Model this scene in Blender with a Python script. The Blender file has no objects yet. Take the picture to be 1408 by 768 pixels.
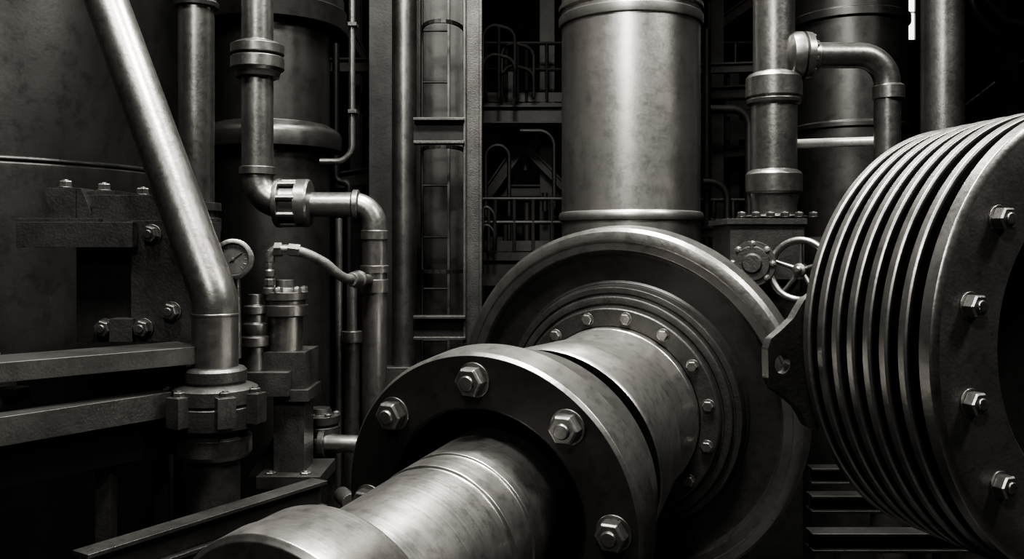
import bpy, bmesh, math, random
from mathutils import Vector as V, Matrix
random.seed(4)
CZ = 2.2          # lens height above the floor (m)
F = 1232.0
def P(u, v, y):   # image pixel coordinates projected onto the plane at distance y -> metres
    return V(((u-704)*y/F, y, CZ-(v-340)*y/F))
def K(n, y): return n*y/F

# ------------------------------------------------------------ materials
def metal(name, base, rough, metallic=0.85, nscale=3.0, var=0.25, bump=0.05, ring=False, fine=60, grime=.8, spec=.5):
    m = bpy.data.materials.new(name); m.use_nodes = True
    nt = m.node_tree; N = nt.nodes; L = nt.links
    b = N['Principled BSDF']
    tc = N.new('ShaderNodeTexCoord')
    n1 = N.new('ShaderNodeTexNoise'); n1.inputs['Scale'].default_value = nscale
    n1.inputs['Detail'].default_value = 6; n1.inputs['Roughness'].default_value = 0.55
    L.new(tc.outputs['Object'], n1.inputs['Vector'])
    cr = N.new('ShaderNodeValToRGB')
    lo = base*(1-var); hi = base*(1+var*0.6)
    cr.color_ramp.elements[0].position = 0.3; cr.color_ramp.elements[1].position = 0.72
    cr.color_ramp.elements[0].color = (lo, lo*0.98, lo*0.935, 1)
    cr.color_ramp.elements[1].color = (hi, hi*0.98, hi*0.935, 1)
    L.new(n1.outputs['Fac'], cr.inputs['Fac'])
    n3 = N.new('ShaderNodeTexNoise'); n3.inputs['Scale'].default_value = nscale*7
    n3.inputs['Detail'].default_value = 7; n3.inputs['Roughness'].default_value = 0.7
    L.new(tc.outputs['Object'], n3.inputs['Vector'])
    g = N.new('ShaderNodeValToRGB'); g.color_ramp.elements[0].position = .36; g.color_ramp.elements[1].position = .5
    g.color_ramp.elements[0].color = (grime, grime, grime, 1); g.color_ramp.elements[1].color = (1, 1, 1, 1)
    L.new(n3.outputs['Fac'], g.inputs['Fac'])
    mm = N.new('ShaderNodeMix'); mm.data_type = 'RGBA'; mm.blend_type = 'MULTIPLY'; mm.inputs[0].default_value = 1
    L.new(cr.outputs['Color'], mm.inputs[6]); L.new(g.outputs['Color'], mm.inputs[7])
    L.new(mm.outputs[2], b.inputs['Base Color'])
    n2 = N.new('ShaderNodeTexNoise'); n2.inputs['Scale'].default_value = fine
    n2.inputs['Detail'].default_value = 5
    if ring:
        mp = N.new('ShaderNodeMapping'); mp.inputs['Scale'].default_value = (0.05, 0.05, 2.2)
        L.new(tc.outputs['Object'], mp.inputs['Vector']); L.new(mp.outputs['Vector'], n2.inputs['Vector'])
    else:
        L.new(tc.outputs['Object'], n2.inputs['Vector'])
    mr = N.new('ShaderNodeMapRange')
    mr.inputs['From Min'].default_value = 0.3; mr.inputs['From Max'].default_value = 0.7
    mr.inputs['To Min'].default_value = rough-0.03; mr.inputs['To Max'].default_value = rough+0.06
    mx = N.new('ShaderNodeMath'); mx.operation = 'ADD'
    h = N.new('ShaderNodeMath'); h.operation = 'MULTIPLY'; h.inputs[1].default_value = 0.4
    h2 = N.new('ShaderNodeMath'); h2.operation = 'MULTIPLY'; h2.inputs[1].default_value = 0.6
    L.new(n2.outputs['Fac'], h.inputs[0]); L.new(n3.outputs['Fac'], h2.inputs[0])
    L.new(h.outputs[0], mx.inputs[0]); L.new(h2.outputs[0], mx.inputs[1])
    L.new(mx.outputs[0], mr.inputs['Value']); L.new(mr.outputs[0], b.inputs['Roughness'])
    bp = N.new('ShaderNodeBump'); bp.inputs['Strength'].default_value = bump; bp.inputs['Distance'].default_value = 0.01
    L.new(n2.outputs['Fac'], bp.inputs['Height']); L.new(bp.outputs['Normal'], b.inputs['Normal'])
    b.inputs['Metallic'].default_value = metallic
    b.inputs['Specular IOR Level'].default_value = spec
    return m
M_steel  = metal('satin_steel', 0.25, 0.34, 0.92, 2.5, 0.3, 0.08)
M_fin    = metal('fin_steel', 0.24, 0.36, 0.9, 2.5, 0.3, 0.06)
M_duct   = metal('duct_steel', 0.40, 0.33, 0.93, 2.0, 0.2, 0.03, grime=.88)
M_pipe   = metal('pipe_steel', 0.20, 0.34, 0.9, 3.5, 0.3, 0.08)
M_cast   = metal('cast_iron', 0.10, 0.41, 0.78, 4, 0.35, 0.18, fine=90)
M_paint  = metal('painted_plate', 0.085, 0.40, 0.5, 4, 0.3, 0.12, fine=90)
M_dark   = metal('dark_iron', 0.04, 0.46, 0.7, 4, 0.3, 0.08)
M_tank   = metal('tank_plate', 0.08, 0.38, 0.84, 1.6, 0.3, 0.05)
M_mach   = metal('machined_steel', 0.42, 0.30, 0.95, 3, 0.25, 0.06, ring=True, fine=45)
M_face   = metal('turned_face', 0.045, 0.40, 0.6, 4, 0.3, 0.06)
M_bolt   = metal('bolt_steel', 0.25, 0.36, 0.9, 12, 0.35, 0.1)
M_bright = metal('bright_tube', 0.85, 0.42, 0.5, 5, 0.1, 0.01)
M_black  = metal('shade_black', 0.006, 0.7, 0.0, 5, 0.3, 0.03, spec=.12)  # near-black, stands in for shade in grooves and under the skid beams
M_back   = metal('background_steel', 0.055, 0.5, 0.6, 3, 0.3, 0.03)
M_floor  = metal('oily_concrete', 0.025, 0.45, 0.0, 1.5, 0.4, 0.2)
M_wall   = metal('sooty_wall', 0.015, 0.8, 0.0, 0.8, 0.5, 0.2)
M_rub    = metal('hose_braid', 0.12, 0.5, 0.5, 20, 0.5, 0.3, fine=200)
M_dial   = metal('gauge_dial', 0.07, 0.4, 0.0, 8, 0.15, 0.0)
def emis(name, s):
    m = bpy.data.materials.new(name); m.use_nodes = True
    b = m.node_tree.nodes['Principled BSDF']
    b.inputs['Base Color'].default_value = (.8, .8, .78, 1)
    b.inputs['Emission Color'].default_value = (1, .98, .93, 1)
    b.inputs['Emission Strength'].default_value = s
    return m
M_win = emis('daylit_glass', 2.5)

# ------------------------------------------------------------ builder
class B:
    def __init__(s): s.bm = bmesh.new(); s.ms = []
    def mi(s, m):
        if m not in s.ms: s.ms.append(m)
        return s.ms.index(m)
    def lathe(s, prof, O, a, mat, seg=64, caps=True):
        O = V(O); z = V(a).normalized(); x = z.orthogonal().normalized()
        if abs(z.z) > .999: x = V((1, 0, 0))
        y = z.cross(x); mi = s.mi(mat); rings = []
        for (t, r) in prof:
            if r < 1e-6: rings.append([s.bm.verts.new(O+z*t)])
            else: rings.append([s.bm.verts.new(O+z*t+(x*math.cos(2*math.pi*i/seg)+y*math.sin(2*math.pi*i/seg))*r) for i in range(seg)])
        for A, C in zip(rings, rings[1:]):
            for i in range(seg):
                j = (i+1) % seg
                if len(A) == 1 and len(C) == 1: continue
                if len(A) == 1: f = s.bm.faces.new((A[0], C[i], C[j]))
                elif len(C) == 1: f = s.bm.faces.new((A[i], C[0], A[j]))
                else: f = s.bm.faces.new((A[i], C[i], C[j], A[j]))
                f.material_index = mi
        if caps:
            for R in (rings[0], rings[-1]):
                if len(R) > 1:
                    f = s.bm.faces.new(R); f.material_index = mi
    def vl(s, x, y, prof, mat, seg=64): s.lathe(prof, (x, y, 0), (0, 0, 1), mat, seg)
    def cyl(s, a, b, r, mat, seg=32, r2=None):
        a = V(a); b = V(b); s.lathe([(0, r), ((b-a).length, r if r2 is None else r2)], a, b-a, mat, seg)
    def tube(s, pts, r, mat, bend=0.1, seg=28, n=12):
        pts = [V(p) for p in pts]; c = [pts[0]]
        for i in range(1, len(pts)-1):
            p = pts[i]; d0 = (p-pts[i-1]).normalized(); d1 = (pts[i+1]-p).normalized()
            ang = d0.angle(d1)
            if ang < 0.02: c.append(p); continue
            t = min(bend*math.tan(ang/2), (p-pts[i-1]).length*.49 if i > 1 else (p-pts[i-1]).length*.98, (pts[i+1]-p).length*.98 if i == len(pts)-2 else (pts[i+1]-p).length*.49)
            rr = t/math.tan(ang/2); ax = d0.cross(d1).normalized()
            cen = p-d0*t+ax.cross(d0)*rr
            st = (p-d0*t)-cen
            for k in range(n+1):
                c.append(cen+Matrix.Rotation(ang*k/n, 3, ax) @ st)
        c.append(pts[-1])
        mi = s.mi(mat); x = (c[1]-c[0]).orthogonal().normalized(); prev = None; rings = []
        for i, p in enumerate(c):
            d = (c[min(i+1, len(c)-1)]-c[max(i-1, 0)]).normalized()
            x = (x-d*x.dot(d)).normalized(); y = d.cross(x)
            R = [s.bm.verts.new(p+(x*math.cos(2*math.pi*k/seg)+y*math.sin(2*math.pi*k/seg))*r) for k in range(seg)]
            if prev:
                for k in range(seg):
                    j = (k+1) % seg
                    s.bm.faces.new((prev[k], R[k], R[j], prev[j])).material_index = mi
            prev = R; rings.append(R)
        for R in (rings[0], rings[-1]): s.bm.faces.new(R).material_index = mi
    def prism(s, pts, O, ux, uy, d, mat):
        O = V(O); ux = V(ux).normalized(); uy = V(uy).normalized(); n = ux.cross(uy)
        A = [s.bm.verts.new(O+ux*p[0]+uy*p[1]) for p in pts]; C = [s.bm.verts.new(O+ux*p[0]+uy*p[1]+n*d) for p in pts]
        mi = s.mi(mat); L = len(pts)
        s.bm.faces.new(A).material_index = mi; s.bm.faces.new(C).material_index = mi
        for i in range(L):
            j = (i+1) % L; s.bm.faces.new((A[i], A[j], C[j], C[i])).material_index = mi
    def box(s, c, size, mat, ux=(1, 0, 0), uy=(0, 1, 0)):
        ux = V(ux).normalized(); uy = V(uy).normalized(); w, d, h = size
        uz = ux.cross(uy)
        s.prism([(-w/2, -d/2), (w/2, -d/2), (w/2, d/2), (-w/2, d/2)], V(c)-uz*h/2, ux, uy, h, mat)
    def pbox(s, u0, v0, u1, v1, y, dep, mat):   # front face on plane y, extends back by dep
        a = P(u0, v0, y); b = P(u1, v1, y)
        s.box(((a.x+b.x)/2, y+dep/2, (a.z+b.z)/2), (abs(b.x-a.x), dep, abs(a.z-b.z)), mat)
    def beam(s, a, b, w, h, mat, up=(0, 0, 1)):
        a = V(a); b = V(b); d = (b-a); L = d.length; d.normalize(); side = d.cross(V(up)).normalized(); u = side.cross(d)
        s.box((a+b)/2, (L, w, h), mat, d, u.cross(d))
    def ibeam(s, a, b, w, h, t, mat, up=(0, 0, 1)):
        a = V(a); b = V(b); d = (b-a).normalized(); side = d.cross(V(up)).normalized(); u = side.cross(d)
        s.beam(a+u*(h/2-t/2), b+u*(h/2-t/2), w, t, mat, up); s.beam(a-u*(h/2-t/2), b-u*(h/2-t/2), w, t, mat, up)
        s.beam(a, b, t, h-2*t, mat, up)
    def bolt(s, O, a, r, mat=None, h=.75, washer=True, stud=True):
        mat = mat or M_bolt; O = V(O); a = V(a).normalized(); t = 0
        if washer: s.lathe([(-.02*r, r*1.15), (.12*r, r*1.15)], O, a, mat, 24); t = .12*r
        s.lathe([(t, r), (t+h*r*.82, r), (t+h*r, r*.86)], O, a, mat, 6)
        if stud: s.lathe([(t+h*r, r*.52), (t+h*r+.12*r, r*.5), (t+h*r+.18*r, r*.42)], O, a, mat, 16)
    def torus(s, O, a, R, r, mat, seg=48, n=12, sc=1):
        prof = [(r*math.sin(2*math.pi*k/n), R+r*math.cos(2*math.pi*k/n)) for k in range(n+1)]
        s.lathe(prof, O, a, mat, seg, caps=False)
    def done(s, name, bevel=0.003, mat4=None, seg=2):
        bmesh.ops.remove_doubles(s.bm, verts=s.bm.verts, dist=1e-5)
        bmesh.ops.recalc_face_normals(s.bm, faces=s.bm.faces)
        me = bpy.data.meshes.new(name); 
        if mat4 is None:
            xs = [v.co for v in s.bm.verts]
            o = V(((min(c.x for c in xs)+max(c.x for c in xs))/2, (min(c.y for c in xs)+max(c.y for c in xs))/2, min(c.z for c in xs)))
            bmesh.ops.translate(s.bm, verts=s.bm.verts, vec=-o)
            mat4 = Matrix.Translation(o)
        for f in s.bm.faces: f.smooth = True
        s.bm.to_mesh(me); s.bm.free()
        for m in s.ms: me.materials.append(m)
        me.set_sharp_from_angle(angle=math.radians(32))
        ob = bpy.data.objects.new(name, me); bpy.context.scene.collection.objects.link(ob); ob.matrix_world = mat4
        if bevel:
            bv = ob.modifiers.new('edge', 'BEVEL'); bv.width = bevel; bv.segments = seg
            bv.limit_method = 'ANGLE'; bv.angle_limit = math.radians(35); bv.harden_normals = True
        return ob

# ------------------------------------------------------------ main rotating machine
dv = V((616, 1232, 149)).normalized(); zc = -dv
xc = V((0, 0, 1)).cross(zc).normalized(); yc = zc.cross(xc)
C0 = P(850, 562, 4.2)
MM = Matrix.Translation(C0) @ Matrix((xc, yc, zc)).transposed().to_4x4()
Z = (0, 0, 1)
SC = 1.335    # coupling face station along the shaft
def ringbolts(b, R, n, s, r, off=0, **k):
    for i in range(n):
        t = off+2*math.pi*i/n; b.bolt((R*math.cos(t), R*math.sin(t), s), Z, r, **k)
b = B()
b.lathe([(-.20, .41), (-.20, .70), (-.18, .80), (-.17, .835), (-.16, .85), (-.035, .85), (-.012, .835), (0, .80), (0, .795), (-.006, .79), (-.006, .752), (-.014, .745), (-.055, .735)], (0, 0, 0), Z, M_steel, 160, caps=False)
b.lathe([(-.055, .735), (-.06, .72), (-.06, .60), (-.05, .59), (-.05, .585)], (0, 0, 0), Z, M_face, 160, caps=False)
b.lathe([(-.05, .585), (-.01, .58), (0, .575), (0, .55), (-.006, .548), (-.006, .54), (.02, .537), (.024, .53), (.024, .505), (.018, .50), (.018, .492), (.05, .488), (.055, .482), (.055, .405), (-.20, .41)], (0, 0, 0), Z, M_cast, 160, caps=False)
ringbolts(b, .447, 15, .055, .026, off=.15, washer=True, stud=False)
b.done('flywheel', .003, MM)

b = B()
b.lathe([(-.9, 0), (-.9, .18), (-.205, .18), (-.205, .402), (.10, .402), (.105, .398), (.45, .398), (1.0, .398), (1.0, .268),
         (1.50, .268), (1.503, .260), (1.53, .260), (1.533, .268), (1.62, .268), (1.625, .258), (1.635, .258), (1.64, .264), (2.10, .264), (2.105, .256), (2.12, .256), (2.125, .32), (2.135, .335), (2.15, .34), (2.26, .345), (2.275, .35), (2.36, .35), (2.375, .335), (2.38, .28), (2.36, .27), (2.36, .12), (2.45, .11), (2.45, 0)], (0, 0, 0), Z, M_mach, 160)
b.done('drive_shaft', .003, MM)

b = B()
b.lathe([(.40, .40), (.42, .418), (.80, .462), (.815, .455)], (0, 0, 0), Z, M_mach, 160, caps=False)
b.lathe([(.815, .455), (.817, .405), (.945, .405), (.947, .475)], (0, 0, 0), Z, M_black, 160, caps=False)  # groove walls and floor coloured black as painted shade
b.lathe([(.947, .475), (.951, .485), (.965, .492), (SC-.165, .512), (SC-.16, .545), (SC-.15, .556), (SC-.014, .556), (SC, .545)], (0, 0, 0), Z, M_steel, 160, caps=False)
b.lathe([(SC, .545), (SC, .372), (SC-.01, .362), (SC-.26, .36), (SC-.26, .27)], (0, 0, 0), Z, M_face, 160, caps=False)
ringbolts(b, .465, 8, SC, .052, off=math.radians(1), h=.85)
b.done('shaft_coupling', .003, MM)

def pedestal(sv, rr, wid, dep):
    c = C0+zc*sv; b = B()
    hx = V((xc.x, xc.y, 0)).normalized(); hy = V((-hx.y, hx.x, 0))
    top = c.z-rr*1.05
    prof = [(-wid*.8, 0), (wid*.8, 0), (wid*.8, .08), (wid*.55, .16), (wid*.5, top), (-wid*.5, top), (-wid*.55, .16), (-wid*.8, .08)]
    O = V((c.x, c.y, 0))-hy*(-dep/2)
    b.prism(prof, O, hx, (0, 0, 1), dep, M_cast)
    b.lathe([(-dep*.55, rr*1.01), (-dep*.55, rr*1.25), (dep*.55, rr*1.25), (dep*.55, rr*1.01), (-dep*.55, rr*1.01)], c, zc, M_cast, 48, caps=False)
    for sx in (-1, 1):
        for sy in (-1, 1): b.bolt(V((c.x, c.y, .08))+hx*sx*wid*.7+hy*sy*dep*.25, Z, .03)
    b.done('bearing_pedestal', .006)
pedestal(-.62, .18, .5, .3)

# ------------------------------------------------------------ finned housing
ph = math.radians(24)
zr = V((math.sin(ph), -math.cos(ph), 0)); xr = V((0, 0, 1)).cross(zr); yr = zr.cross(xr)
CR = P(1521, 472, 2.6)
MR = Matrix.Translation(CR) @ Matrix((xr, yr, zr)).transposed().to_4x4()
b = B(); R = .715
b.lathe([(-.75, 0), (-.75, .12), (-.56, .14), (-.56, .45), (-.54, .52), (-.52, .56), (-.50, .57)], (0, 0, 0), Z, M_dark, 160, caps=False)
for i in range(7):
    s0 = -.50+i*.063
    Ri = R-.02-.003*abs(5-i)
    b.lathe([(s0, .57), (s0, Ri-.012)], (0, 0, 0), Z, M_dark, 180, caps=False)  # rear flank in a darker material, painted shade
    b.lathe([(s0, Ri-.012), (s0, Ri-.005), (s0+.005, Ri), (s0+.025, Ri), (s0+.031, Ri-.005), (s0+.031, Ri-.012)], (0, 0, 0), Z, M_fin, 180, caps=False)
    b.lathe([(s0+.031, Ri-.012), (s0+.031, .57), (s0+.063 if i < 6 else -.05, .57)], (0, 0, 0), Z, M_black, 180, caps=False)  # front flank and gap floor blackened, shade painted between the fins
RF = .695
b.lathe([(-.05, .57), (-.05, RF-.006), (-.046, RF), (-.012, RF), (-.006, RF-.005), (0, RF-.022)], (0, 0, 0), Z, M_steel, 180, caps=False)
b.lathe([(0, RF-.022), (0, .60), (0, .455), (-.008, .447)], (0, 0, 0), Z, M_paint, 180, caps=False)
b.lathe([(-.008, .447), (-.07, .44), (-.075, .43), (-.075, .37), (-.10, .36), (-.2, .34), (-.2, 0)], (0, 0, 0), Z, M_face, 180, caps=False)
ringbolts(b, .575, 14, 0, .033, off=math.radians(-12.5), h=1.0)
b.done('finned_motor_housing', .002, MR)
b = B()
poly = [(-.60, .15), (-.675, .11), (-.70, .065), (-.755, .025), (-.795, .0), (-.808, -.03), (-.805, -.12), (-.785, -.155), (-.735, -.185), (-.69, -.22), (-.65, -.28), (-.60, -.30)]
hc = (-.752, -.08)
def ray(t):
    dx, dy = math.cos(t), math.sin(t); best = None
    for i in range(len(poly)):
        x1, y1 = poly[i]; x2, y2 = poly[(i+1) % len(poly)]
        ex, ey = x2-x1, y2-y1; det = dx*(-ey)+dy*ex
        if abs(det) < 1e-9: continue
        qx, qy = x1-hc[0], y1-hc[1]
        tt = (qx*(-ey)+qy*ex)/det; ss = (dx*qy-dy*qx)/det
        if tt > 0 and -1e-6 <= ss <= 1+1e-6: best = tt if best is None else max(best, tt)
    return best or .05
n = 120; mi = b.mi(M_cast); L4 = []
for (zz, inner) in ((-.535, 0), (-.505, 0), (-.505, 1), (-.535, 1)):
    ring = []
    for i in range(n):
        t = 2*math.pi*i/n; rr = .030 if inner else ray(t)
        ring.append(b.bm.verts.new((hc[0]+rr*math.cos(t), hc[1]+rr*math.sin(t), zz)))
    L4.append(ring)
for k in range(4):
    A, C = L4[k], L4[(k+1) % 4]
    for i in range(n):
        j = (i+1) % n; b.bm.faces.new((A[i], A[j], C[j], C[i])).material_index = mi
b.done('lifting_lug', 0, MR)
b = B()
c = CR+zr*(-.30)
b.prism([(-.6, 0), (.6, 0), (.6, .12), (.45, .2), (.3, c.z-.715), (-.3, c.z-.715), (-.45, .2), (-.6, .12)], V((c.x, c.y, 0)), xr, (0, 0, 1), .3, M_dark)
b.done('motor_pedestal', .006)

# ------------------------------------------------------------ central column
y = 5.7; c = P(867, 0, y); r = K(95, y)*.995
b = B()
def z_(v, yy): return CZ-(v-340)*yy/F
zs = lambda v: z_(v, y)
b.vl(c.x, y, [(0, r+.10), (.05, r+.10), (.05, r), (zs(305), r), (zs(304), r+.014), (zs(301), r+.018), (zs(296), r+.018), (zs(293), r+.012), (zs(292), r), (zs(40), r), (zs(39), r+.016), (zs(34), r+.02), (zs(27), r+.02), (zs(25), r+.005), (zs(20), r+.004), (zs(18), r+.02), (zs(12), r+.02), (zs(10), r), (8.4, r)], M_duct, 128)
b.done('vertical_duct', .002)

# ------------------------------------------------------------ left tanks
y = 5.6; c = P(-50, 0, y); r = K(279, y)
b = B(); zs = lambda v: z_(v, y)
b.vl(c.x, y, [(0, r+.03), (zs(250), r+.03), (zs(244), r+.028), (zs(240), r+.012), (zs(236), r), (7.0, r), (7.3, r*.8), (7.4, 0)], M_tank, 200)
b.torus((c.x, y, zs(239)), Z, r+.012, .016, M_tank, 200)
b.done('storage_tank', .003)
y = 6.2; c = P(374, 0, y); r = K(78, y)
b = B(); zs = lambda v: z_(v, y)
b.vl(c.x, y, [(0, r+.08), (.05, r+.08), (.05, r), (zs(210), r), (zs(208), r+.08), (zs(190), r+.085), (zs(184), r+.075), (zs(180), r+.055), (zs(174), r), (zs(45), r), (zs(43), r+.10), (zs(18), r+.12), (zs(16), r+.10), (zs(0), r+.10), (zs(-2), r+.02), (7, r+.02), (7.2, 0)], M_tank, 128)
b.done('pressure_vessel', .003)

# ------------------------------------------------------------ vertical pipes on the left
y = 4.9; c = P(270, 0, y); r = K(24, y); zs = lambda v: z_(v, y)
b = B()
b.vl(c.x, y, [(.4, r), (zs(318), r), (zs(318), r+.035), (zs(300), r+.035), (zs(300), r+.02), (zs(290), r+.02), (zs(290), r+.035), (zs(279), r+.035), (zs(279), r), (zs(12), r), (zs(11), r+.02), (zs(5), r+.025), (zs(2), r+.01), (6.5, r)], M_pipe, 48)
b.box((c.x, y, .2), (.3, .3, .4), M_cast)
b.done('riser_pipe', .002)

y = 4.7; r = K(21.5, y); k = y/F
b = B(); zs = lambda v: z_(v, y)
b.tube([P(354, 150, y), P(354, 279, y), P(400, 279, y)], r*.99, M_pipe, bend=K(36, y))
b.tube([P(400, 281, y), P(515, 281, y), P(515, 560, y), P(515, 700, y)], K(17, y), M_pipe, bend=K(30, y))
X = lambda u: (u-704)*y/F
b.vl(X(354), y, [(zs(235), r), (zs(107), r), (zs(107), K(29, y)), (zs(99), K(31, y)), (zs(95), K(36, y)), (zs(80), K(36, y)), (zs(77), K(31, y)), (zs(75), K(36, y)), (zs(63), K(36, y)), (zs(59), K(28, y)), (zs(57), r), (zs(-300), r)], M_pipe, 48)
b.vl(X(354), y, [(zs(241), r), (zs(240), r*1.15), (zs(230), r*1.15), (zs(229), r)], M_pipe, 48)
ax = (1, 0, 0)
def hx(pr, vv, mat=M_pipe, seg=48):
    b.lathe([((u-704)*k, K(q, y)) for u, q in pr], (0, y, zs(vv)), ax, mat, seg)
hx([(378, 24), (380, 33), (386, 34), (387, 34), (388, 26), (408, 26), (409, 33), (424, 33), (427, 31), (429, 18)], 279)
for i in range(8):
    t = i*math.pi/4+.2
    b.cyl((X(386), y+K(30, y)*math.sin(t), zs(279)+K(30, y)*math.cos(t)), (X(411), y+K(30, y)*math.sin(t), zs(279)+K(30, y)*math.cos(t)), K(4, y), M_pipe, 8)
hx([(484, 17), (486, 20.5), (493, 20.5), (495, 17)], 281)
for vv, q, h in ((322, 10, 14), (369, 11, 12), (392, 10, 20)):
    b.vl(X(515), y, [(zs(vv+h/2), K(12, y)), (zs(vv+h/2), K(q+9, y)), (zs(vv-h/2+2), K(q+9, y)), (zs(vv-h/2), K(13, y))], M_pipe, 40)
b.done('process_pipe', .002)

y = 5.6; b = B()
b.tube([P(484, -300, y), P(484, 222, y), P(440, 222, y)], K(4.5, y), M_pipe, bend=K(22, y), seg=14)
for v in (30, 150): b.pbox(478, v, 490, v+5, y-.04, .08, M_cast)
b.done('conduit_pipe', .001)
y = 5.3; b = B()
b.vl(P(466, 0, y).x, y, [(0, K(5, y)), (z_(300, y), K(5, y))], M_pipe, 16)
b.vl(P(484, 0, y).x, y, [(0, K(10, y)), (z_(470, y), K(10, y)), (z_(470, y), K(14, y)), (z_(455, y), K(14, y)), (z_(455, y), K(7, y)), (z_(380, y), K(7, y))], M_pipe, 24)
b.done('drain_pipe', .001)

# ------------------------------------------------------------ diagonal pipe with clamp flange
y = 3.7; k = y/F; zs = lambda v: z_(v, y); X = lambda u: (u-704)*y/F; r = K(31, y)
b = B()
xp = X(296)
b.tube([P(40, -290, 4.35), P(296, 410, y), (xp, y, zs(505)), (xp, y, zs(540))], r, M_pipe, bend=K(70, y), seg=48)
b.lathe([(-.006, r), (-.004, r*1.02), (.004, r*1.02), (.006, r)], (xp, y, zs(432)), Z, M_pipe, 48, caps=False)
b.vl(xp, y, [(0, K(33, y)), (zs(628), K(33, y)), (zs(626), K(45, y)), (zs(620), K(49, y)), (zs(598), K(49, y)), (zs(594), K(44, y)), (zs(588), K(38, y)), (zs(586), K(52, y)), (zs(584), K(56, y)), (zs(556), K(57, y)), (zs(553), K(53, y)), (zs(551), K(57, y)), (zs(532), K(57, y)), (zs(529), K(52, y)), (zs(526), K(40, y)), (zs(524), K(40, y)), (zs(522), K(42, y)), (zs(508), K(42, y)), (zs(504), K(38, y)), (zs(503), K(31, y))], M_cast, 64)
for t in (195, 345, 240, 300):
    t = math.radians(t); rr = K(60, y)
    px, py = xp+rr*math.cos(t), y+rr*math.sin(t)
    u = V((math.cos(t), math.sin(t), 0)); w = V((-u.y, u.x, 0))
    b.box((px, py, zs(557)), (K(24, y), K(24, y), K(40, y)), M_cast, u, w)
    b.bolt((px+u.x*K(1, y), py+u.y*K(1, y), zs(537)), Z, K(8, y), M_cast)
b.box((xp, y, .03), (.4, .4, .06), M_cast)
b.done('diagonal_pipe', .003)

# ------------------------------------------------------------ tank support bracket (left)
b = B(); y = 3.95
b.pbox(22, 305, 182, 340, y-.06, .34, M_cast)
b.pbox(22, 300, 135, 306, y-.02, .3, M_cast)
b.pbox(105, 340, 182, 470, y+.06, .3, M_dark)
b.pbox(180, 303, 268, 470, y, .35, M_cast)
b.pbox(150, 438, 182, 470, y-.03, .2, M_cast)
b.pbox(62, 258, 104, 303, y+.02, .25, M_cast)
b.pbox(110, 262, 160, 303, y+.06, .25, M_cast)
b.pbox(126, 268, 250, 306, y+.02, .3, M_cast)
b.prism([(K(-6, y), 0), (K(26, y), 0), (K(8, y), K(45, y)), (K(-6, y), K(45, y))], P(104, 303, y+.03), (1, 0, 0), (0, 0, 1), -.12, M_cast)
for u, v, q in ((90, 258, 9), (143, 262, 9), (196, 268, 9), (230, 268, 9)):
    b.bolt(P(u, v, y+.12), Z, K(q, y), M_bolt, h=1.0)
for u, v, dy in ((209, 322, 0), (236, 428, 0), (198, 451, 0), (145, 451, .06), (250, 340, 0)):
    b.bolt(P(u, v, y+dy-.001), (-.1, -1, 0), K(12, y), M_bolt, h=.9)
b.done('tank_support_bracket', .006)

# ------------------------------------------------------------ skid frame (left)
b = B()
A0 = P(-60, 490, 3.15); A1 = P(262, 480, 3.75); A1.z = A0.z = z_(494, 3.5)
b.beam(A0, A1, .26, .07, M_cast)
A0 = P(-80, 600, 2.95); A1 = P(226, 556, 3.62); zz = (A0.z+A1.z)/2; A0.z = A1.z = zz-.0
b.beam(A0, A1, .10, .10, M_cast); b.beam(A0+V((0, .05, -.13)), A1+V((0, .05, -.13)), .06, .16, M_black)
zt = zz
for u, yy in ((146, 3.5), (225, 3.8)):
    q = P(u, 600, yy); b.beam((q.x, q.y, 0), (q.x, q.y, zt-.05), .06, .06, M_cast, up=(0, 1, 0))
b.beam(P(-200, 640, 4.15), P(255, 640, 4.15), .02, .95, M_black)   # black sheet added to stand in for the shade under the beams
A0 = P(110, 780, 3.0); A1 = P(440, 680, 3.95); zz = (A0.z+A1.z)/2; A0.z = A1.z = zz
b.ibeam(A0, A1, .09, .12, .015, M_cast)
lowz = zz
for q in (A0*.8+A1*.2, A1*.9+A0*.1): b.beam((q.x, q.y, 0), (q.x, q.y, lowz-.06), .08, .08, M_cast, up=(0, 1, 0))
b.box(P(0, 545, 3.3)+V((0, 0, 0)), (.12, .2, .05), M_cast)
q = P(8, 510, 3.45); b.box((q.x-.05, q.y, q.z-.02), (.1, .15, .13), M_cast); b.bolt((q.x-.05, q.y, q.z+.045), Z, .03)
b.done('steel_skid_frame', .005)

# ------------------------------------------------------------ valve block with gauge
y = 4.2; k = y/F; zs = lambda v: z_(v, y); X = lambda u: (u-704)*y/F
b = B()
b.pbox(330, 512, 396, 545, y-.10, .3, M_cast)
b.pbox(355, 484, 420, 542, y-.04, .28, M_cast)
b.pbox(392, 536, 424, 552, y-.06, .28, M_cast)
b.pbox(376, 545, 418, 660, y-.02, .2, M_cast)
b.prism([(0, 0), (K(40, y), 0), (K(40, y), K(60, y))], P(340, 655, y+.05), (1, 0, 0), (0, 0, 1), -.05, M_cast)
b.pbox(352, 655, 440, 672, y-.10, .36, M_cast)
b.pbox(372, 668, 440, 700, y-.02, .3, M_dark)
b.beam((X(400), y+.1, 0), (X(400), y+.1, zs(690)), .12, .12, M_cast, up=(0, 1, 0))
xb = X(388)
b.vl(xb, y+.06, [(zs(486), K(24, y)), (zs(436), K(24, y)), (zs(434), K(31, y)), (zs(420), K(31, y)), (zs(418), K(27, y)), (zs(414), K(27, y)), (zs(412), K(31, y)), (zs(402), K(31, y)), (zs(400), K(20, y)), (zs(396), K(14, y)), (zs(385), K(13, y))], M_pipe, 48)
for i in range(6):
    t = i*math.pi/3+.4; b.bolt((xb+K(25, y)*math.cos(t), y+.06+K(25, y)*math.sin(t), zs(402)), Z, K(6, y), M_bolt, h=1.1)
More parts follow.
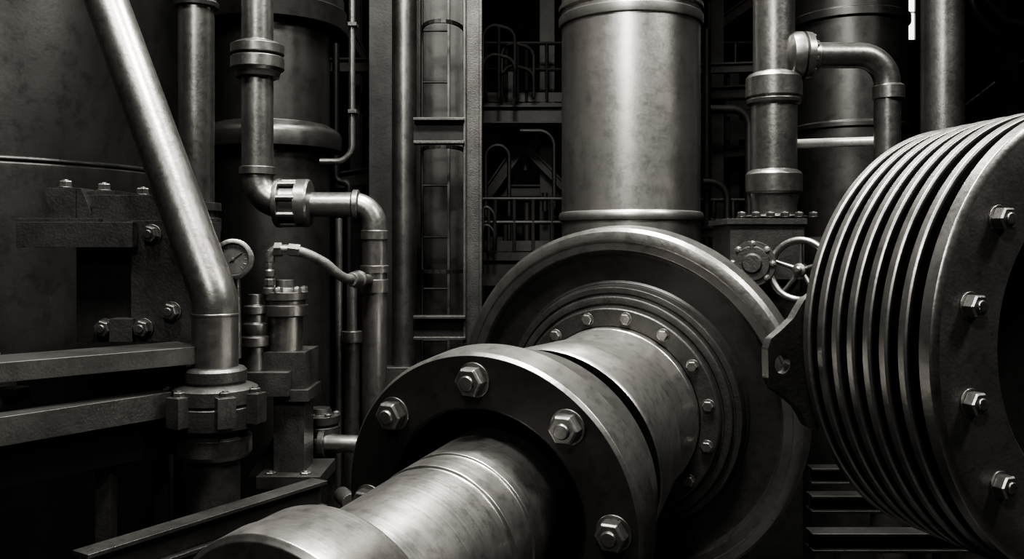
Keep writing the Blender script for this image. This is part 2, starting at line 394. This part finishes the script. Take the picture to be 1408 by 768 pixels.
for i in range(5):  # stem
    b.vl(X(371), y, [(zs(404-i*12), K(9-i*.8, y)), (zs(396-i*12), K(9-i*.8, y)), (zs(394-i*12), K(6, y)), (zs(392-i*12), K(6, y))], M_bolt, 8 if i % 2 else 20)
b.vl(X(352), y-.02, [(zs(512), K(13, y)), (zs(476), K(13, y)), (zs(474), K(19, y)), (zs(462), K(19, y)), (zs(460), K(15, y)), (zs(455), K(17, y)), (zs(444), K(17, y)), (zs(442), K(12, y)), (zs(432), K(12, y)), (zs(430), K(15, y)), (zs(420), K(15, y)), (zs(418), K(9, y)), (zs(404), K(9, y))], M_pipe, 24)
b.pbox(325, 470, 362, 512, y+.03, .2, M_cast)
b.bolt(P(372, 655, y-.05), Z, K(8, y)); b.bolt(P(420, 655, y-.05), Z, K(8, y)); b.bolt(P(405, 536, y), Z, K(8, y))
b.tube([P(371, 346+14, y), P(371, 343, y), P(400, 343, y)], K(7, y), M_bolt, bend=K(12, y), seg=16)
b.lathe([(0, K(10, y)), (K(10, y), K(10, y))], P(378, 343, y), (1, 0, 0), M_bolt, 6)
b.done('valve_block', .004)
b = B()
ga = V((.05, -1, 0)).normalized(); g = P(321, 356, 4.0)
G = lambda q: K(q, 4.0)
b.lathe([(-.09, 0), (-.09, G(22)), (-.03, G(25)), (.0, G(28)), (.014, G(28)), (.018, G(26)), (.018, G(22)), (.004, G(21)), (.004, 0)], g, ga, M_bolt, 48)
b.lathe([(.0045, G(20.5)), (.0055, G(20.5)), (.0055, 0)], g, ga, M_dial, 48, caps=False)
gx = V((0, 0, 1)).cross(ga)
for i in range(13):
    t = math.radians(-135+i*22.5); dd = V((0, 0, 1))*math.cos(t)+gx*math.sin(t)
    b.beam(g+ga*.0065+dd*G(15), g+ga*.0065+dd*G(19), .003, .002, M_bolt, up=ga)
b.beam(g+ga*.009-gx*.015-V((0, 0, .01)), g+ga*.009+V((0, 0, .03))+gx*.04, .005, .003, M_bolt, up=ga)
b.lathe([(.006, .008), (.013, .006)], g, ga, M_bolt, 16)
b.cyl(g-ga*.05-V((0, 0, .06)), g-ga*.05+V((0, .02, -.45)), .018, M_pipe, 16)
b.done('pressure_gauge', .001)
b = B()
h = [P(400, 343, 4.2), P(418, 346, 4.2), P(448, 362, 4.25), P(470, 382, 4.3), P(486, 384, 4.4)]
b.tube(h, K(7, 4.2), M_rub, bend=.2, seg=16)
b.lathe([(0, K(9, 4.2)), (K(16, 4.2), K(9, 4.2))], h[0]-V((.01, 0, 0)), (1, -0, -.1), M_bolt, 6)
d = (P(512, 384, 4.7)-h[-1])
b.lathe([(-.03, K(9, 4.3)), (0, K(11, 4.3)), (.06, K(11, 4.3)), (.06, K(13, 4.3)), (.09, K(13, 4.3)), (.09, K(8, 4.3)), (d.length-.05, K(8, 4.3))], h[-1], d, M_bolt, 16)
b.done('hydraulic_hose', .001)

y = 4.6; k = y/F; zs = lambda v: z_(v, y); xx = P(440, 0, y).x
b = B()
b.vl(xx, y, [(0, K(22, y)), (zs(600), K(22, y)), (zs(598), K(27, y)), (zs(585), K(27, y)), (zs(583), K(23, y)), (zs(580), K(27, y)), (zs(570), K(27, y)), (zs(568), K(16, y)), (zs(560), K(14, y))], M_cast, 40)
for i in range(6):
    t = i*math.pi/3+.2; b.bolt((xx+K(22, y)*math.cos(t), y+K(22, y)*math.sin(t), zs(570)), Z, K(5, y))
b.lathe([(0, K(14, y)), (K(40, y), K(12, y)), (K(60, y), K(12, y)), (.5, K(12, y))], P(436, 609, y-.06), (1, -.1, 0), M_pipe, 28)
b.lathe([(0, K(18, y)), (K(8, y), K(18, y))], P(440, 609, y-.08), (1, -.1, 0), M_cast, 28)
b.lathe([(0, K(11, y)), (K(40, y), K(11, y))], P(470, 680, y-.2), (.5, -1, 0), M_bolt, 20)
b.done('drain_valve', .002)

# ------------------------------------------------------------ steel column + ladder bay
y = 6.7; b = B(); X = lambda u: (u-704)*y/F
xr_ = P(556, 0, y).x
b.vl(xr_, y, [(0, .12), (.04, .12), (.04, K(17, y)), (8.4, K(17, y))], M_pipe, 48)
b.pbox(507, -900, 541, 505, y-.02, .25, M_dark)
b.pbox(498, 505, 574, 530, y-.15, .4, M_cast)
b.beam((xr_, y, 0), (xr_, y, z_(525, y)), .16, .2, M_dark, up=(0, 1, 0))
b.done('steel_column', .004)
y = 7.45; b = B()
b.pbox(575, -690, 650, 780, y, .3, M_tank)
b.pbox(571, -690, 579, 780, y-.06, .06, M_cast)
b.done('plated_pier', .01)
y = 6.3; b = B()
xa, xb2 = P(637, 0, y).x, P(661, 0, y).x
zt, zb = 8.4, 0
b.beam((xa+.01, y+.05, zb), (xa+.01, y+.05, zt), .02, .16, M_cast, up=(0, 1, 0))
b.beam((xb2, y+.05, zb), (xb2, y+.05, zt), .02, .16, M_cast, up=(0, 1, 0))
b.beam(((xa+xb2)/2, y+.06, zb), ((xa+xb2)/2, y+.06, zt), xb2-xa, .02, M_cast, up=(0, 1, 0))
b.box(((xa+xb2)/2, y+.05, .02), (.3, .3, .04), M_cast)
b.pbox(568, 161, 638, 197, y, .04, M_dark); b.pbox(568, 161, 638, 165, y-.08, .1, M_cast); b.pbox(568, 193, 638, 197, y-.08, .1, M_cast)
b.pbox(568, 434, 640, 467, y, .04, M_dark); b.pbox(568, 434, 640, 438, y-.08, .1, M_cast); b.pbox(568, 463, 640, 467, y-.08, .1, M_cast)
b.done('structural_column', .003)
b = B(); y = 6.95; x0, x1 = P(581, 0, y).x, P(617, 0, y).x
b.beam((x0, y, 0), (x0, y, 8), .012, .05, M_dark, up=(0, 1, 0)); b.beam((x1, y, 0), (x1, y, 8), .02, .05, M_cast, up=(0, 1, 0))
for i in range(20):
    b.cyl((x0, y, .28+i*.40), (x1, y, .28+i*.40), .009, M_dark, 10)
for v in (-120, 42, 207, 372):  # safety hoops
    zz = z_(v, y); pts = []
    for i in range(13):
        t = math.pi*i/12; pts.append(((x0+x1)/2+.06-.16*math.cos(t), y-.30*math.sin(t), zz))
    for p, q in zip(pts, pts[1:]): b.beam(p, q, .012, .03, M_cast)
b.done('caged_ladder', .001)

# ------------------------------------------------------------ right-hand valve tower
y = 5.0; k = y/F; zs = lambda v: z_(v, y); X = lambda u: (u-704)*y/F; K_ = lambda q: q*k
b = B(); xv = X(1064)
b.vl(xv, y, [(zs(299), K_(45)), (zs(297), K_(45)), (zs(295), K_(30)), (zs(280), K_(31)), (zs(266), K_(34)), (zs(264), K_(38)), (zs(240), K_(38)), (zs(236), K_(35)), (zs(234), K_(31)), (zs(146), K_(31)), (zs(143), K_(36)), (zs(138), K_(37)), (zs(136), K_(35)), (zs(134), K_(38)), (zs(108), K_(38)), (zs(103), K_(34)), (zs(101), K_(28)), (7.5, K_(28))], M_pipe, 64)
b.done('vertical_valve_pipe', .003)
b = B(); xv2 = X(1055)
b.pbox(1004, 306, 1106, 384, y-.2, .42, M_cast); b.pbox(1000, 300, 1110, 308, y-.22, .46, M_cast)
b.pbox(1010, 384, 1100, 450, y-.12, .3, M_cast)
b.beam((xv2, y, 0), (xv2, y, zs(440)), .3, .3, M_dark, up=(0, 1, 0))
for i in range(6): b.bolt((X(1008+i*19), y-.19, zs(300)), Z, K_(6), M_cast, h=1)
fa = V((-.45, -1, 0)).normalized(); fc = P(1036, 362, 4.72)
b.lathe([(-.12, .08), (0, .08), (0, K(31, 4.7)), (.03, K(31, 4.7)), (.03, K(24, 4.7)), (.045, K(23, 4.7)), (.045, K(14, 4.7)), (.06, K(12, 4.7)), (.06, 0)], fc, fa, M_cast, 48)
fx = V((0, 0, 1)).cross(fa).normalized()
for i in range(8):
    t = i*math.pi/4; b.bolt(fc+fa*.03+(fx*math.cos(t)+V((0, 0, 1))*math.sin(t))*K(27, 4.7), fa, K(4, 4.7))
b.done('gate_valve_body', .004)
b = B(); wc = P(1100, 371, 4.6); wa = V((-.75, -1, .05)).normalized(); wx = V((0, 0, 1)).cross(wa).normalized(); wy = wa.cross(wx)
Rw = K(41, 4.6)
b.torus(wc, wa, Rw, .019, M_steel, 64, 14)
for i in range(5):
    t = 2*math.pi*i/5+.3; dd = wx*math.cos(t)+wy*math.sin(t)
    b.cyl(wc+dd*.02-wa*.01, wc+dd*Rw, .014, M_steel, 12, .010)
b.lathe([(-.25, .014), (-.03, .014), (-.03, .036), (.02, .034), (.025, .018), (.04, .018), (.045, .01)], wc, wa, M_steel, 24)
b.done('handwheel', .001)
b = B(); r = K_(17.5); y2 = y-.02
b.tube([P(1092, 76, y2), P(1220, 76, y2), P(1220, 250, y2), P(1220, 520, y2)], r, M_pipe, bend=K_(40), seg=36)
b.lathe([(X(1074), K_(12)), (X(1078), K_(23)), (X(1084), K_(31)), (X(1092), K_(33)), (X(1099), K_(33)), (X(1101), K_(28)), (X(1103), K_(33)), (X(1112), K_(32)), (X(1114), K_(22)), (X(1122), K_(21)), (X(1123), K_(18))], (0, y2, zs(78)), (1, 0, 0), M_steel, 48)
for i in range(10):
    t = i*math.pi/5; b.bolt((X(1112), y2+K_(28)*math.sin(t), zs(78)+K_(28)*math.cos(t)), (1, 0, 0), K_(3.5))
b.vl(X(1220), y2, [(zs(138), r), (zs(137), r*1.2), (zs(120), r*1.2), (zs(117), r)], M_pipe, 40)
b.vl(X(1220), y2, [(0, K_(24)), (zs(520), K_(24)), (zs(515), r)], M_cast, 40)
b.done('branch_pipe', .002)
y = 6.4; c = P(1168, 0, y); r = K(74, y); b = B(); zs = lambda v: z_(v, y)
b.vl(c.x, y, [(0, r+.05), (zs(332), r+.05), (zs(326), r), (zs(184), r), (zs(182), r+.015), (zs(176), r+.015), (zs(174), r), (zs(40), r), (zs(38), r+.02), (zs(28), r+.02), (zs(26), r), (7.5, r), (7.6, 0)], M_tank, 128)
b.done('reactor_vessel', .002)
b = B(); y = 5.35
b.cyl(P(1088, 198, y), P(1206, 194, y), K(6.5, y), M_bright, 24)
b.cyl(P(1060, 199, y), P(1090, 198, y), K(4, y), M_pipe, 24)
b.done('crossover_tube', .001)
y = 5.7; b = B(); c = P(1296, 0, y)
b.vl(c.x, y, [(0, K(36, y)), (.1, K(36, y)), (.1, K(28, y)), (8.3, K(28, y))], M_pipe, 64)
b.done('standpipe', .002)

# ------------------------------------------------------------ base frame right
b = B()
for v, yy in ((652, 4.9), (690, 4.6), (742, 4.1)):
    a = P(1112, v, yy); c = P(1330, v, yy); b.ibeam(a, c, .10, .09, .015, M_dark)
for u, yy in ((1300, 4.9), (1130, 4.6), (1130, 4.1), (1290, 4.1)):
    q = P(u, 700, yy); b.beam((q.x, yy, 0), (q.x, yy, .72), .1, .1, M_dark, up=(0, 1, 0))
b.done('machine_base_frame', .004)

# ------------------------------------------------------------ background structure
def railing(name, a, c, h, n, mat=M_back, plat=.9):
    a = V(a); c = V(c); b = B(); d = c-a
    for i in range(n+1):
        p = a+d*i/n; b.cyl(p, p+V((0, 0, h)), .02, mat, 8)
    for f in (1, .55): b.cyl(a+V((0, 0, h*f)), c+V((0, 0, h*f)), .02, mat, 8)
    b.beam(a+V((0, 0, .05)), c+V((0, 0, .05)), .012, .1, mat)
    nrm = d.cross(V((0, 0, 1))).normalized()
    if nrm.y < 0: nrm = -nrm
    b.beam(a+nrm*plat/2-V((0, 0, .04)), c+nrm*plat/2-V((0, 0, .04)), plat, .06, mat)
    b.ibeam(a-V((0, 0, .2)), c-V((0, 0, .2)), .12, .26, .02, mat)
    b.done(name, 0)
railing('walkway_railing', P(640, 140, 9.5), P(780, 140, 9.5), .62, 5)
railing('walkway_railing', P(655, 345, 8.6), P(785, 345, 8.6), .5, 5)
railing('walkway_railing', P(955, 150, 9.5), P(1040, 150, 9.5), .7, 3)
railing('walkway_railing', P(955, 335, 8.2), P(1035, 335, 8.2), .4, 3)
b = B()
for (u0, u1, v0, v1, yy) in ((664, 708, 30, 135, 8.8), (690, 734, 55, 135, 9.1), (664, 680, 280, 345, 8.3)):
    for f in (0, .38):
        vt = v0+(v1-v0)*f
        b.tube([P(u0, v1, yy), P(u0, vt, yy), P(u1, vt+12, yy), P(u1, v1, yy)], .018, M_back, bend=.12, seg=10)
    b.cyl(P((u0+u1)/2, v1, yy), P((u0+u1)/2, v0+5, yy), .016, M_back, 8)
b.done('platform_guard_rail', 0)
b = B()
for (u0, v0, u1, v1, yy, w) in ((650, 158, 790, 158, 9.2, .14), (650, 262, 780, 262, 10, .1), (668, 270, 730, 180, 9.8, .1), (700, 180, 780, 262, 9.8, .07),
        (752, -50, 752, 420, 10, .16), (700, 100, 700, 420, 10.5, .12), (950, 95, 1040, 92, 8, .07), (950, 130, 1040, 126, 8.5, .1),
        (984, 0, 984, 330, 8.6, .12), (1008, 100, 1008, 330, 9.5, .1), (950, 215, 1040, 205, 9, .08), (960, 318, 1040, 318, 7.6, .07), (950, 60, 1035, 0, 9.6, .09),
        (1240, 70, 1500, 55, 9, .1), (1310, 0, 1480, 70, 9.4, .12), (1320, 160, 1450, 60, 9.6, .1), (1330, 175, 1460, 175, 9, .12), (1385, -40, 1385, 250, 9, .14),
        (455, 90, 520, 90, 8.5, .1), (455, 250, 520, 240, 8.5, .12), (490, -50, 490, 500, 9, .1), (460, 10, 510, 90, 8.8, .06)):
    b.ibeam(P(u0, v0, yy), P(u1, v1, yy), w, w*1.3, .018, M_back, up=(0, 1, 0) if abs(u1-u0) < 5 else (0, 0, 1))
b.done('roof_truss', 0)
b = B()
for (pts, r, yy) in (([(1335, -30), (1338, 10), (1365, 45), (1430, 55)], 7, 7.6), ([(1350, -30), (1356, 0), (1385, 30), (1430, 35)], 5, 7.4),
        ([(970, 150), (1030, 150), (1030, 330)], 6, 8.0), ([(966, 250), (1000, 250), (1000, 350)], 5, 7.8), ([(972, 40), (972, 360)], 5, 7.9),
        ([(668, 300), (668, 200), (700, 200), (700, 360)], 3, 8.9), ([(715, 180), (762, 180), (762, 300)], 3, 8.8), ([(462, 60), (462, 250), (480, 250), (480, 420)], 5, 8)):
    b.tube([P(u, v, yy) for u, v in pts], K(r, yy), M_back, bend=.15, seg=12)
b.done('background_pipework', 0)
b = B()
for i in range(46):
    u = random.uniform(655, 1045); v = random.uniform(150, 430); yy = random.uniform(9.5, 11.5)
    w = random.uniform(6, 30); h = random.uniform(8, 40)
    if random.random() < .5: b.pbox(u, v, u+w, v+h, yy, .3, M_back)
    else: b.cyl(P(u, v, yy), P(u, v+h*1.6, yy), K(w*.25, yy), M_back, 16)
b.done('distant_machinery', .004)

# ------------------------------------------------------------ room shell
def slab(name, c, size, mat):
    b = B(); b.box(c, size, mat); return b.done(name, 0)
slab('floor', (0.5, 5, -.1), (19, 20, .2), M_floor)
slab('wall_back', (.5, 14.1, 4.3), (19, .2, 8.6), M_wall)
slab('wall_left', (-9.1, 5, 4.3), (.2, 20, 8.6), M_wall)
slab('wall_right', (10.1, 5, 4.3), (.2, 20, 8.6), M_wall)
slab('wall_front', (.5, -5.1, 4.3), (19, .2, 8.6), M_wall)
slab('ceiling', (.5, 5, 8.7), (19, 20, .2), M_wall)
def window(name, u0, u1, v0, v1):
    yy = 13.96; b = B(); b.pbox(u0, v0, u1, v1, yy, .03, M_win)
    for u in (u0-1, u1): b.pbox(u, v0-2, u+1.5, v1+2, yy-.05, .08, M_back)
    n = 3
    for i in range(n+1):
        v = v0+(v1-v0)*i/n; b.pbox(u0, v-.6, u1, v+.6, yy-.03, .05, M_back)
    b.done(name, 0)
window('window_1', 1249, 1259, -60, 55)
window('window_2', 1276, 1292, -60, 60)

# ------------------------------------------------------------ lights
def area(name, loc, tgt, sx, sy, e, col=(1, .98, .94), spread=180):
    l = bpy.data.lights.new(name, 'AREA'); l.shape = 'RECTANGLE'; l.size = sx; l.size_y = sy; l.energy = e; l.color = col
    l.spread = math.radians(spread)
    o = bpy.data.objects.new(name, l); bpy.context.scene.collection.objects.link(o); o.location = loc
    o.rotation_euler = (V(tgt)-V(loc)).to_track_quat('-Z', 'Y').to_euler()
area('hall_lamp_key', (.0, 1.7, 7.2), (.3, 4.8, 1.9), .9, .9, 250, spread=115)
area('hall_lamp_left', (-2.2, 1.6, 7.4), (-1.5, 4.6, 2), .8, .8, 80, spread=105)
area('hall_lamp_top', (.8, 4.6, 8.0), (.7, 3.8, 1), 1.2, .8, 330, spread=110)
area('fill_lamp_right', (4.2, 1.9, 6.6), (1.7, 2.8, 2), .9, .9, 110, spread=100)  # unseen fill, added to brighten the housing face
area('fill_lamp_front', (-1.2, -2.6, 6.0), (.8, 3.5, 1.8), .9, .9, 70, spread=100)  # unseen fill behind the camera, added to lift camera-facing surfaces
area('fill_lamp_rear', (.8, 9.5, 8.2), (.8, 9.0, 2), 2.5, 1.0, 42)  # unseen fill, added to light the background dimly

w = bpy.data.worlds.new('hall_ambient'); bpy.context.scene.world = w; w.use_nodes = True
w.node_tree.nodes['Background'].inputs[0].default_value = (.9, .88, .84, 1)
w.node_tree.nodes['Background'].inputs[1].default_value = .006
cam = bpy.data.cameras.new('camera'); co = bpy.data.objects.new('camera', cam); bpy.context.scene.collection.objects.link(co)
co.location = (0, 0, CZ); co.rotation_euler = (math.pi/2, 0, 0)
cam.sensor_width = 36; cam.lens = 36*F/1408; cam.shift_y = -44/1408; cam.clip_end = 100
bpy.context.scene.camera = co
try:
    bpy.context.scene.view_settings.view_transform = 'AgX'
    bpy.context.scene.view_settings.look = 'AgX - High Contrast'
except Exception as e: print(e)
